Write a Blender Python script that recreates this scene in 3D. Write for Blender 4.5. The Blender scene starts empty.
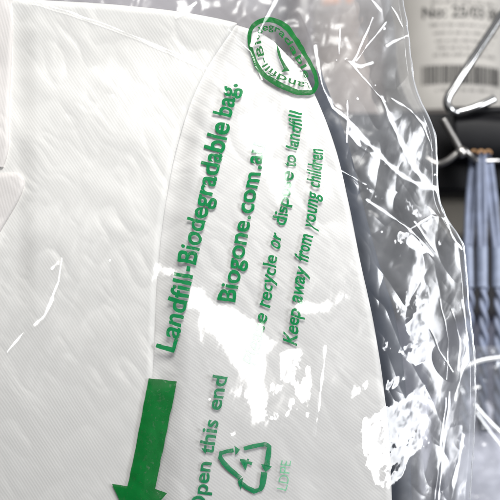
import bpy, bmesh, math, random
import numpy as np
from mathutils import Vector
random.seed(7)
RNG = np.random.default_rng(11)

# ------------------------------------------------------------------ camera, world, lamps
D = 0.45            # camera to the plane of the bag, metres
S = 0.0005          # one photo pixel on that plane, metres
scene = bpy.context.scene
COL = scene.collection
cam = bpy.data.cameras.new('camera')
camo = bpy.data.objects.new('camera', cam)
COL.objects.link(camo)
camo.location = (0, -D, 0)
camo.rotation_euler = (math.radians(90), 0, 0)
cam.sensor_width = 36
cam.lens = 36 * D / 0.25
cam.clip_start = 0.01
cam.clip_end = 50
cam.dof.use_dof = True
cam.dof.focus_distance = D - 0.012
cam.dof.aperture_fstop = 3.7
scene.camera = camo

world = bpy.data.worlds.new('World')
scene.world = world
world.use_nodes = True
wt = world.node_tree
bg = wt.nodes['Background']
wc = wt.nodes.new('ShaderNodeTexCoord'); ws = wt.nodes.new('ShaderNodeSeparateXYZ'); wr = wt.nodes.new('ShaderNodeValToRGB')
wt.links.new(wc.outputs['Generated'], ws.inputs[0])
wm = wt.nodes.new('ShaderNodeMath'); wm.operation = 'MULTIPLY_ADD'; wm.inputs[1].default_value = .5; wm.inputs[2].default_value = .5
wt.links.new(ws.outputs['Z'], wm.inputs[0]); wt.links.new(wm.outputs[0], wr.inputs[0])
wr.color_ramp.elements[0].position = .30; wr.color_ramp.elements[0].color = (.10, .10, .11, 1)
wr.color_ramp.elements[1].position = .75; wr.color_ramp.elements[1].color = (.93, .95, 1.0, 1)
wt.links.new(wr.outputs[0], bg.inputs[0])
bg.inputs[1].default_value = 0.41

LAMP = np.array([0.14, -0.63, 0.60])
def area(name, loc, target, sx, sy, power, col):
    l = bpy.data.lights.new(name, 'AREA')
    l.shape = 'RECTANGLE'; l.size = sx; l.size_y = sy; l.energy = power; l.color = col
    o = bpy.data.objects.new(name, l); COL.objects.link(o)
    o.location = loc
    o.rotation_euler = (Vector(target) - Vector(loc)).to_track_quat('-Z', 'Y').to_euler()
    return o
area('ceiling_lamp', LAMP, (0, 0, 0), 0.42, 0.30, 15.0, (1.0, 0.985, 0.95))
LAMP2 = np.array([0.72, -0.50, 0.04])
area('added_glint_lamp', LAMP2, (0.03, 0, 0), 0.26, 0.44, 8.5, (0.95, 0.97, 1.0))  # added lamp out of view, makes film creases and patches glint

scene.view_settings.view_transform = 'Standard'
scene.view_settings.look = 'None'
scene.view_settings.exposure = 0.15
scene.view_settings.gamma = 1
scene.cycles.use_denoising = True
scene.cycles.transparent_max_bounces = 24
scene.cycles.max_bounces = 8
scene.cycles.caustics_reflective = False
scene.cycles.caustics_refractive = False

# ------------------------------------------------------------------ helpers
def P(u, v, y):
    k = S * (D + y) / D
    return np.stack([(np.asarray(u) - 250.0) * k, np.asarray(y) + 0 * np.asarray(u), (250.0 - np.asarray(v)) * k], -1)
def Pv(u, v, y):
    k = S * (D + y) / D
    return Vector(((u - 250) * k, y, (250 - v) * k))
def curve(pts):
    a = sorted(pts)
    xs = np.array([p[0] for p in a], float); ys = np.array([p[1] for p in a], float)
    m = np.gradient(ys, xs)
    def f(x):
        x = np.clip(np.asarray(x, float), xs[0], xs[-1])
        i = np.clip(np.searchsorted(xs, x) - 1, 0, len(xs) - 2)
        h = xs[i + 1] - xs[i]; t = (x - xs[i]) / h
        return ((2*t**3 - 3*t**2 + 1) * ys[i] + (t**3 - 2*t**2 + t) * h * m[i]
                + (-2*t**3 + 3*t**2) * ys[i+1] + (t**3 - t**2) * h * m[i+1])
    return f
def tag(o, label=None, cat=None, group=None, kind=None):
    if label: o['label'] = label
    if cat: o['category'] = cat
    if group: o['group'] = group
    if kind: o['kind'] = kind
    return o
def empty(name, loc=(0, 0, 0)):
    o = bpy.data.objects.new(name, None); COL.objects.link(o); o.location = loc
    o.empty_display_size = 0.02
    return o
def link(name, me, mat, parent=None, smooth=True):
    o = bpy.data.objects.new(name, me); COL.objects.link(o)
    if mat: me.materials.append(mat)
    if smooth: me.polygons.foreach_set('use_smooth', [True] * len(me.polygons))
    if parent:
        o.parent = parent
        o.location = -Vector(parent.location)
        if parent.parent: o.location = (0, 0, 0) if tuple(parent.location) != (0,0,0) else o.location
    return o
def mesh_np(name, verts, quads):
    me = bpy.data.meshes.new(name)
    verts = np.ascontiguousarray(verts, dtype=np.float32).reshape(-1, 3)
    quads = np.ascontiguousarray(quads, dtype=np.int32)
    n, k = quads.shape
    me.vertices.add(len(verts)); me.vertices.foreach_set('co', verts.ravel())
    me.loops.add(n * k); me.loops.foreach_set('vertex_index', quads.ravel())
    me.polygons.add(n)
    me.polygons.foreach_set('loop_start', np.arange(0, n * k, k, dtype=np.int32))
    me.polygons.foreach_set('loop_total', np.full(n, k, dtype=np.int32))
    me.update(calc_edges=True)
    return me
def grid_mesh(name, pos):
    H, W, _ = pos.shape
    idx = np.arange(H * W).reshape(H, W)
    q = np.stack([idx[:-1, :-1], idx[1:, :-1], idx[1:, 1:], idx[:-1, 1:]], -1).reshape(-1, 4)
    return mesh_np(name, pos.reshape(-1, 3), q)
def tube_mesh(pts, r, n=12, name='tube', closed=False, flat=1.0):
    pts = [Vector(p) for p in pts]
    rr = r if hasattr(r, '__len__') else [r] * len(pts)
    V = []; F = []
    prev = None
    N = len(pts)
    for i, p in enumerate(pts):
        if closed: t = (pts[(i+1) % N] - pts[i-1]).normalized()
        else: t = (pts[min(i+1, N-1)] - pts[max(i-1, 0)]).normalized()
        if prev is None:
            a = Vector((0, 1, 0)) if abs(t.y) < .9 else Vector((1, 0, 0))
        else: a = prev
        a = (a - t * a.dot(t)).normalized(); b = t.cross(a); prev = a
        for k in range(n):
            q = 2 * math.pi * k / n
            V.append(p + (a * math.cos(q) * flat + b * math.sin(q)) * rr[i])
    M = N if closed else N - 1
    for i in range(M):
        for k in range(n):
            j = (i + 1) % N
            F.append((i*n+k, i*n+(k+1) % n, j*n+(k+1) % n, j*n+k))
    me = bpy.data.meshes.new(name)
    if not closed:
        F.append(tuple(range(n))[::-1]); F.append(tuple((N-1)*n + k for k in range(n)))
    me.from_pydata([tuple(v) for v in V], [], F); me.update()
    return me
def smooth_path(pts, n=8):
    pts = [Vector(p) for p in pts]; out = []
    for i in range(len(pts) - 1):
        p0 = pts[max(i-1, 0)]; p1 = pts[i]; p2 = pts[i+1]; p3 = pts[min(i+2, len(pts)-1)]
        for k in range(n):
            t = k / n
            out.append(0.5 * ((2*p1) + (p2-p0)*t + (2*p0-5*p1+4*p2-p3)*t*t + (-p0+3*p1-3*p2+p3)*t**3))
    out.append(pts[-1]); return out
def box_mesh(x0, x1, y0, y1, z0, z1, bev=0.0, name='box'):
    bm = bmesh.new()
    bmesh.ops.create_cube(bm, size=1)
    for v in bm.verts:
        v.co = Vector((x0 + (v.co.x + .5) * (x1-x0), y0 + (v.co.y + .5) * (y1-y0), z0 + (v.co.z + .5) * (z1-z0)))
    if bev: bmesh.ops.bevel(bm, geom=bm.edges[:], offset=bev, segments=3, affect='EDGES', profile=.5)
    me = bpy.data.meshes.new(name); bm.to_mesh(me); bm.free(); return me

# ------------------------------------------------------------------ materials
def mat(name):
    m = bpy.data.materials.new(name); m.use_nodes = True
    nt = m.node_tree; nt.nodes.clear()
    out = nt.nodes.new('ShaderNodeOutputMaterial')
    return m, nt, out
def nd(nt, t, **kw):
    n = nt.nodes.new(t)
    for k, v in kw.items(): setattr(n, k, v)
    return n
def simple(name, col, rough=.5, metal=0, var=.12, scale=60, spec=.5, bump=0.0):
    m, nt, out = mat(name)
    b = nd(nt, 'ShaderNodeBsdfPrincipled'); nt.links.new(b.outputs[0], out.inputs[0])
    b.inputs['Roughness'].default_value = rough; b.inputs['Metallic'].default_value = metal
    b.inputs['Specular IOR Level'].default_value = spec
    tc = nd(nt, 'ShaderNodeTexCoord'); no = nd(nt, 'ShaderNodeTexNoise')
    no.inputs['Scale'].default_value = scale; no.inputs['Detail'].default_value = 4
    nt.links.new(tc.outputs['Object'], no.inputs['Vector'])
    r = nd(nt, 'ShaderNodeValToRGB')
    r.color_ramp.elements[0].position = .3; r.color_ramp.elements[1].position = .7
    r.color_ramp.elements[0].color = tuple(c * (1 - var) for c in col) + (1,)
    r.color_ramp.elements[1].color = tuple(min(1, c * (1 + var)) for c in col) + (1,)
    nt.links.new(no.outputs[0], r.inputs[0]); nt.links.new(r.outputs[0], b.inputs['Base Color'])
    if bump:
        bp = nd(nt, 'ShaderNodeBump'); bp.inputs['Strength'].default_value = bump; bp.inputs['Distance'].default_value = .001
        nt.links.new(no.outputs[0], bp.inputs['Height']); nt.links.new(bp.outputs[0], b.inputs['Normal'])
    return m
def math_(nt, op, a, b=None, c=None):
    n = nd(nt, 'ShaderNodeMath', operation=op)
    for i, x in enumerate((a, b, c)):
        if x is None: continue
        if isinstance(x, (int, float)): n.inputs[i].default_value = x
        else: nt.links.new(x, n.inputs[i])
    return n.outputs[0]
def twill(name, col, angle, period=0.0015, contrast=.10, bump=.5, bend=0.0):
    """woven diagonal ribs; angle = degrees the rib falls to the right below horizontal"""
    m, nt, out = mat(name)
    b = nd(nt, 'ShaderNodeBsdfPrincipled'); nt.links.new(b.outputs[0], out.inputs[0])
    b.inputs['Roughness'].default_value = .85; b.inputs['Specular IOR Level'].default_value = .2
    b.inputs['Sheen Weight'].default_value = .1
    tc = nd(nt, 'ShaderNodeTexCoord')
    a = math.radians(angle)
    nrm = (math.sin(a), 0, math.cos(a)); tan = (math.cos(a), 0, -math.sin(a))
    d = nd(nt, 'ShaderNodeVectorMath', operation='DOT_PRODUCT'); d.inputs[1].default_value = [c * 2*math.pi/period for c in nrm]
    nt.links.new(tc.outputs['Object'], d.inputs[0])
    dt = nd(nt, 'ShaderNodeVectorMath', operation='DOT_PRODUCT'); dt.inputs[1].default_value = tan
    nt.links.new(tc.outputs['Object'], dt.inputs[0])
    no = nd(nt, 'ShaderNodeTexNoise'); no.inputs['Scale'].default_value = 45; no.inputs['Detail'].default_value = 3
    nt.links.new(tc.outputs['Object'], no.inputs['Vector'])
    ph = math_(nt, 'MULTIPLY_ADD', no.outputs[0], 7.0, d.outputs['Value'])
    if bend: ph = math_(nt, 'ADD', ph, math_(nt, 'MULTIPLY', math_(nt, 'MULTIPLY', dt.outputs['Value'], dt.outputs['Value']), bend))
    s = math_(nt, 'SINE', ph)
    # single threads crossing the ribs
    th = math_(nt, 'SINE', math_(nt, 'ADD', math_(nt, 'MULTIPLY', dt.outputs['Value'], 2*math.pi/(period*.8)), math_(nt, 'MULTIPLY', ph, .5)))
    n2 = nd(nt, 'ShaderNodeTexNoise'); n2.inputs['Scale'].default_value = 1400; n2.inputs['Detail'].default_value = 2
    nt.links.new(tc.outputs['Object'], n2.inputs['Vector'])
    hgt = math_(nt, 'ADD', math_(nt, 'MULTIPLY', s, .5), math_(nt, 'ADD', math_(nt, 'MULTIPLY', th, .16), math_(nt, 'MULTIPLY', n2.outputs[0], .9)))
    # patchy weight so that the weave fades in and out
    n3 = nd(nt, 'ShaderNodeTexNoise'); n3.inputs['Scale'].default_value = 18; n3.inputs['Detail'].default_value = 3
    nt.links.new(tc.outputs['Object'], n3.inputs['Vector'])
    w = math_(nt, 'MULTIPLY_ADD', n3.outputs[0], 1.2, .35)
    hw = math_(nt, 'MULTIPLY', hgt, w)
    r = nd(nt, 'ShaderNodeMix', data_type='RGBA')
    nt.links.new(math_(nt, 'MULTIPLY_ADD', hw, .5, .4), r.inputs[0])
    r.inputs[6].default_value = tuple(c * (1 - contrast) for c in col) + (1,)
    r.inputs[7].default_value = tuple(col) + (1,)
    nt.links.new(r.outputs[2], b.inputs['Base Color'])
    bp = nd(nt, 'ShaderNodeBump'); bp.inputs['Strength'].default_value = bump; bp.inputs['Distance'].default_value = .00012
    nt.links.new(hw, bp.inputs['Height']); nt.links.new(bp.outputs[0], b.inputs['Normal'])
    return m
def film(name, gloss=.058, haze=.06, hazecol=(.9, .93, 1), rough=.20, soft=.28, folds=False):
    m, nt, out = mat(name)
    tr = nd(nt, 'ShaderNodeBsdfTransparent'); tr.inputs[0].default_value = (.985, .988, .99, 1)
    gl = nd(nt, 'ShaderNodeBsdfGlossy'); gl.inputs['Roughness'].default_value = rough
    g2 = nd(nt, 'ShaderNodeBsdfGlossy'); g2.inputs['Roughness'].default_value = .30
    df = nd(nt, 'ShaderNodeBsdfDiffuse'); df.inputs[0].default_value = hazecol + (1,)
    tl = nd(nt, 'ShaderNodeBsdfTranslucent'); tl.inputs[0].default_value = hazecol + (1,)
    fr = nd(nt, 'ShaderNodeFresnel'); fr.inputs[0].default_value = 1.5
    hz = haze
    if folds:      # fine creases and lamp-aimed glare tilts, stored on the mesh
        at = nd(nt, 'ShaderNodeAttribute', attribute_name='fold_normal')
        vt = nd(nt, 'ShaderNodeVectorTransform', vector_type='NORMAL', convert_from='OBJECT', convert_to='WORLD')
        nt.links.new(at.outputs['Vector'], vt.inputs[0])
        for b in (gl, g2): nt.links.new(vt.outputs[0], b.inputs['Normal'])
        ah = nd(nt, 'ShaderNodeAttribute', attribute_name='cloudiness'); hz = ah.outputs['Fac']
    tc = nd(nt, 'ShaderNodeTexCoord'); no = nd(nt, 'ShaderNodeTexNoise')
    no.inputs['Scale'].default_value = 55; no.inputs['Detail'].default_value = 5; no.inputs['Distortion'].default_value = .8
    nt.links.new(tc.outputs['Object'], no.inputs['Vector'])
    gg = nd(nt, 'ShaderNodeMixShader'); gg.inputs[0].default_value = soft
    nt.links.new(gl.outputs[0], gg.inputs[1]); nt.links.new(g2.outputs[0], gg.inputs[2])
    dd = nd(nt, 'ShaderNodeMixShader'); dd.inputs[0].default_value = .3
    nt.links.new(df.outputs[0], dd.inputs[1]); nt.links.new(tl.outputs[0], dd.inputs[2])
    m1 = nd(nt, 'ShaderNodeMixShader')
    nt.links.new(math_(nt, 'MULTIPLY', math_(nt, 'MULTIPLY_ADD', no.outputs[0], 1.6, .2), hz), m1.inputs[0])
    nt.links.new(tr.outputs[0], m1.inputs[1]); nt.links.new(dd.outputs[0], m1.inputs[2])
    m2 = nd(nt, 'ShaderNodeMixShader')
    nt.links.new(math_(nt, 'MINIMUM', math_(nt, 'MULTIPLY', fr.outputs[0], gloss / .04), .6), m2.inputs[0])
    nt.links.new(m1.outputs[0], m2.inputs[1]); nt.links.new(gg.outputs[0], m2.inputs[2])
    nt.links.new(m2.outputs[0], out.inputs[0])
    return m

WHITE = (.82, .81, .785)
M_LEFT = twill('white_twill_steep', WHITE, 57, .00130, .05, .26)
M_ROLL = twill('white_twill_shallow', (.80, .79, .775), 35, .00132, .07, .24, bend=1800)
M_COLLAR = twill('white_twill_collar', (.81, .775, .755), 75, .0014, .05, .3)
M_FILM = film('clear_film', folds=True)
M_BACKFILM = film('clear_film_back', gloss=.03, haze=.035)
M_RIM = film('folded_film_edge', gloss=.16, haze=.22, rough=.15)

# ------------------------------------------------------------------ film relief
STEP = 0.68
V0, V1 = -40.0, 560.0
U0 = -70.0
edge = curve([(-60, 396), (-20, 400), (0, 403), (30, 408), (60, 411), (85, 415), (100, 420), (115, 428), (135, 435), (160, 437),
              (190, 438), (205, 441), (222, 449), (240, 461), (270, 466), (300, 468.5), (350, 474), (400, 475.5), (440, 474), (500, 470), (580, 466)])
cloth_edge = curve([(-60, 240), (10, 240), (30, 268), (60, 297), (95, 315), (150, 336), (200, 348), (260, 360), (320, 373), (390, 384), (440, 389), (500, 392), (580, 396)])
nv = int((V1 - V0) / STEP); nu = int((480 - U0) / STEP)
vv = np.linspace(V0, V1, nv)
tt = np.linspace(0, 1, nu)
VV = np.repeat(vv[:, None], nu, 1)
EE = edge(vv)[:, None]
UU = U0 + tt[None, :] * (EE - U0)

def noise2(u, v, scale, seed):
    """smooth value noise"""
    r = np.random.default_rng(seed); T = r.random((256, 256))
    x = u / scale + 300; y = v / scale + 300
    i = np.floor(x).astype(int); j = np.floor(y).astype(int); fx = x - i; fy = y - j
    fx = fx*fx*(3-2*fx); fy = fy*fy*(3-2*fy)
    g = lambda a, b: T[b % 256, a % 256]
    return (g(i, j)*(1-fx)+g(i+1, j)*fx)*(1-fy) + (g(i, j+1)*(1-fx)+g(i+1, j+1)*fx)*fy - .5
def sstep(x): x = np.clip(x, 0, 1); return x*x*(3-2*x)

def base_y(u, v):
    ce = cloth_edge(v); e = edge(v)
    t = np.clip((u - ce + 6) / np.maximum(e - ce + 6, 20), 0, 1.2)
    y = -0.0129 + 0.0079 * (t**1.3) - .003 * sstep((70 - v) / 100)
    y = y + 0.0004 * noise2(u, v, 70, 1)*2 + 0.0005 * noise2(u, v, 34, 2)
    # pleats running down the empty right side
    k = sstep((t - .05) / .3)
    y = y + k * (0.00035 * np.sin((u - .18 * v) / 8.5 + 3 * noise2(u, v, 90, 3)) + 0.0008 * noise2(u + .5*v, v*.35, 16, 4))
    return y
def half_grad(u, v, y, lamp=None):
    """slope (dy/du, dy/dv as pixels->metres) at which the film mirrors the lamp"""
    p = P(u, v, y)
    a = np.array([0, -D, 0]) - p; a /= np.linalg.norm(a, axis=-1, keepdims=True)
    b = (LAMP if lamp is None else lamp) - p; b /= np.linalg.norm(b, axis=-1, keepdims=True)
    h = a + b
    hx = h[..., 0] / -h[..., 1]; hz = h[..., 2] / -h[..., 1]
    # surface y = f(x,z): facing normal (f_x, -1, f_z)
    return hx, hz               # slopes along x and z
def inpoly(u, v, poly):
    u = np.asarray(u); v = np.asarray(v); c = np.zeros(u.shape, bool); n = len(poly)
    for i in range(n):
        x0, y0 = poly[i]; x1, y1 = poly[(i+1) % n]
        if y0 == y1: continue
        t = ((y0 > v) != (y1 > v)) & (u < (x1-x0)*(v-y0)/(y1-y0)+x0)
        c ^= t
    return c
def seg_dist(u, v, pts):
    d = np.full(u.shape, 1e9)
    for (x0, y0), (x1, y1) in zip(pts[:-1], pts[1:]):
        dx, dy = x1-x0, y1-y0; L = dx*dx+dy*dy
        t = np.clip(((u-x0)*dx+(v-y0)*dy)/L, 0, 1)
        d = np.minimum(d, np.hypot(u-x0-t*dx, v-y0-t*dy))
    return d
def cells(u, v, size, seed, ang=0.0, stretch=1.0, warp=0.0):
    """voronoi cells: returns centre u, centre v and per-cell random numbers"""
    c, s = math.cos(ang), math.sin(ang)
    if warp:
        uw = u + warp*noise2(u, v, size*.8, seed+50)*2; vw = v + warp*noise2(u, v, size*.8, seed+51)*2
    else: uw, vw = u, v
    x = (uw*c + vw*s) / size + 200; y = (-uw*s + vw*c) / (size*stretch) + 200
    r = np.random.default_rng(seed); T = r.random((4, 512, 512))
    i = np.floor(x).astype(int); j = np.floor(y).astype(int)
    best = np.full(u.shape, 1e9); bi = np.zeros(u.shape, int); bj = np.zeros(u.shape, int)
    for a in (-1, 0, 1):
        for b in (-1, 0, 1):
            I = i+a; J = j+b
            d = (x - I - T[0][J % 512, I % 512])**2 + (y - J - T[1][J % 512, I % 512])**2
            m = d < best; best[m] = d[m]; bi[m] = I[m]; bj[m] = J[m]
    cx = (bi + T[0][bj % 512, bi % 512] - 200)*size; cy = (bj + T[1][bj % 512, bi % 512] - 200)*size*stretch
    return cx*c - cy*s, cx*s + cy*c, T[2][bj % 512, bi % 512], T[3][bj % 512, bi % 512]
def blur(a, sig):
    k = int(math.ceil(sig*3)); x = np.arange(-k, k+1); w = np.exp(-x*x/(2*sig*sig)); w /= w.sum()
    p = np.pad(a, ((k, k), (0, 0)), 'edge'); a = sum(w[i]*p[i:i+a.shape[0]] for i in range(2*k+1))
    p = np.pad(a, ((0, 0), (k, k)), 'edge'); return sum(w[i]*p[:, i:i+a.shape[1]] for i in range(2*k+1))

# broad smooth facets that throw the lamp back (outlines of the glare, set into the film normals)
BROAD = [
    [(186, 280), (204, 286), (217, 301), (236, 307), (255, 318), (268, 326), (281, 342), (274, 352), (268, 368), (268, 400), (250, 394), (236, 371), (217, 352), (204, 326), (198, 314), (188, 307)],
    [(152, 258), (165, 261), (178, 270), (176, 277), (160, 277), (152, 282)],
    [(200, 322), (207, 345), (214, 378), (208, 372), (198, 340)],
    [(233, 392), (244, 384), (262, 382), (263, 398), (268, 412), (272, 425), (257, 428), (243, 410)],
    [(282, 304), (300, 299), (330, 301), (344, 289), (349, 297), (330, 312), (312, 317), (298, 314)],
    [(238, 116), (258, 108), (274, 104), (278, 136), (275, 153), (294, 184), (286, 200), (277, 206), (266, 192), (260, 161), (246, 150), (238, 134)],
    [(424, 142), (430, 146), (428, 156), (424, 152)],
]
CRUMPLED = [   # polygon, share of facets that catch the lamp
    ([(363, 418), (380, 408), (402, 397), (424, 380), (429, 392), (428, 430), (424, 446), (408, 462), (402, 478), (385, 492), (374, 484), (366, 466), (361, 444)], .84),
    ([(398, 352), (402, 345), (424, 340), (430, 352), (426, 362), (416, 366), (404, 362)], .85),
    ([(383, 392), (386, 378), (405, 372), (407, 380), (396, 390)], .8),
    ([(404, 324), (414, 315), (428, 318), (434, 338), (432, 346), (410, 342)], .85),
    ([(416, 266), (424, 268), (430, 290), (430, 312), (420, 318), (414, 300), (418, 284)], .7),
    ([(388, 292), (410, 288), (430, 300), (434, 330), (404, 326), (394, 310)], .38),
    ([(391, 238), (398, 230), (408, 230), (420, 240), (432, 254), (420, 254), (404, 246), (393, 246)], .8),
    ([(386, 256), (402, 252), (404, 258), (392, 266)], .45),
    ([(420, 222), (432, 219), (428, 233), (422, 232)], .85),
    ([(436, 240), (441, 236), (443, 246), (438, 246)], .7),
    ([(384, 186), (400, 190), (418, 206), (426, 216), (418, 222), (400, 208), (388, 200)], .6),
    ([(362, 184), (384, 192), (392, 204), (372, 200)], .35),
    ([(378, 340), (392, 338), (396, 352), (392, 368), (384, 376), (380, 360)], .45),
    ([(348, 403), (352, 382), (370, 379), (368, 388), (358, 396)], .7),
    ([(276, 350), (304, 346), (313, 372), (312, 402), (308, 440), (303, 410), (292, 388), (280, 380)], .62),
    ([(250, 392), (268, 380), (290, 384), (300, 410), (282, 424), (262, 420)], .42),
    ([(310, 286), (346, 270), (362, 290), (356, 330), (330, 360), (318, 330)], .14),
    ([(228, 432), (236, 430), (240, 440), (232, 444)], .6),
    ([(246, 80), (290, 96), (300, 120), (290, 140), (262, 120)], .22),
    ([(300, 100), (330, 110), (340, 150), (322, 146)], .12),
]
SHEEN = [
    ([(-20, 210), (110, 190), (135, 330), (70, 400), (-20, 380)], .47),
    ([(20, 20), (190, 50), (150, 180), (60, 170)], .35),
    ([(302, 268), (334, 240), (362, 262), (372, 330), (350, 350), (332, 400), (312, 380), (306, 320)], .62),
    ([(222, 62), (262, 70), (306, 100), (336, 152), (340, 200), (300, 210), (262, 150), (240, 120)], .55),
    ([(206, 300), (300, 330), (312, 420), (262, 440), (224, 410)], .6),
    ([(356, 120), (420, 120), (440, 190), (400, 200), (360, 170)], .5),
    ([(410, 340), (470, 330), (474, 500), (420, 500)], .45),
    ([(392, 110), (430, 120), (438, 200), (462, 250), (468, 320), (440, 320), (432, 240)], .55),
]
STREAKS = [    # polyline, half width
    ([(279, -6), (265, 20), (251, 46)], 2.3),
    ([(315, 45), (318, 66), (325, 92), (333, 108), (346, 118)], 2.3),
    ([(346, 118), (364, 140), (384, 160), (404, 178), (420, 186), (436, 188)], 2.1),
    ([(382, 97), (393, 125), (405, 151), (415, 170), (426, 184)], 2.4),
    ([(347, 100), (347, 142)], .8),
    ([(350, 133), (360, 147), (376, 158)], 1.4),
    ([(392, 98), (410, 110), (422, 124), (433, 150)], .9),
    ([(404, 225), (418, 238), (432, 256)], 1.0),
    ([(414, 222), (424, 236), (436, 252)], .8),
    ([(366, 200), (390, 216), (410, 230), (420, 222), (432, 215), (446, 219)], .9),
    ([(437, 190), (443, 214), (452, 234), (462, 250)], 1.1),
    ([(325, 346), (322, 384), (315, 436)], 1.2),
    ([(62, 258), (58, 282), (50, 304)], .75),
    ([(52, 300), (44, 316), (34, 325)], 1.7),
    ([(24, 332), (8, 352)], .8),
    ([(32, 0), (98, 22), (168, 50), (206, 68), (226, 92)], .7),
    ([(58, 262), (52, 268)], 1.2),
    ([(196, 4), (176, 16)], 1.1),
    ([(372, 18), (362, 44), (352, 62)], 1.0),
    ([(300, 14), (310, 36), (318, 62)], .8),
    ([(346, 60), (360, 66), (372, 62)], 1.2),
    ([(386, 46), (406, 36), (424, 30)], .9),
    ([(356, 60), (372, 40), (386, 22)], .7),
    ([(392, 8), (403, 26)], .8),
    ([(364, -10), (380, 10)], .8),
    ([(340, 28), (338, 54)], 1.0),
    ([(352, 62), (362, 76), (376, 92), (384, 100)], .8),
    ([(463, 436), (456, 470), (449, 506)], 1.6),
    ([(446, 398), (441, 440), (434, 500)], .7),
    ([(430, 330), (440, 352), (452, 372)], .7),
    ([(440, 300), (448, 340), (446, 380)], .6),
    ([(450, 392), (444, 440), (436, 520)], .8),
    ([(452, 310), (460, 340), (458, 370)], .7),
    ([(462, 300), (468, 340), (464, 360), (455, 400)], .7),
    ([(340, 170), (352, 176), (366, 184)], .9),
    ([(228, 30), (250, 52), (262, 80)], .6),
]
def fbm(u, v, scale, seed, n=4, gain=.55):
    a = 0; w = 1; tot = 0
    for k in range(n):
        a = a + w*noise2(u, v, scale/2**k, seed + 7*k); tot += w; w *= gain
    return a/tot*2          # about -1..1
def fold_field(u, v):
    """real relief of the folds of the free film and of the creases, metres towards the camera"""
    free = sstep((u - cloth_edge(v) + 2) / 12)
    wu = u + 7*noise2(u, v, 24, 120); wv = v + 7*noise2(u, v, 24, 121)
    f1 = noise2(wu*.80 - wv*.42, wv*.34 + wu*.22, 17, 111)
    f2 = noise2(wu*.75 + wv*.20, wv*.22 - wu*.10, 13, 112)
    f3 = noise2(wu*.7 - wv*.6, wv*.3 + wu*.3, 8, 114)
    low = .45 + .55*sstep((v - 90)/60)
    h = free*low*(1.0*.0011*np.abs(f1)*2 + .0007*np.abs(f2)*2 + .0003*np.abs(f3)*2*np.clip(fbm(u, v, 30, 115)+.3, 0, 1))
    h = h + (1-free)*(.00035*np.abs(f1)*2 + .00010*np.abs(f3)*2)
    for pts, w in STREAKS:
        q = seg_dist(u + 1.6*noise2(u, v, 14, 71), v + 1.6*noise2(u, v, 14, 72), pts)
        h = h + .28*S*w*np.exp(-(q/(w*1.1))**2)
    return h
def surf(u, v):
    seam = sstep((edge(v) - u) / 5.0)
    return (base_y(u, v) - fold_field(u, v))*seam + -.004*(1-seam)
FY = surf(UU, VV)
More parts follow.
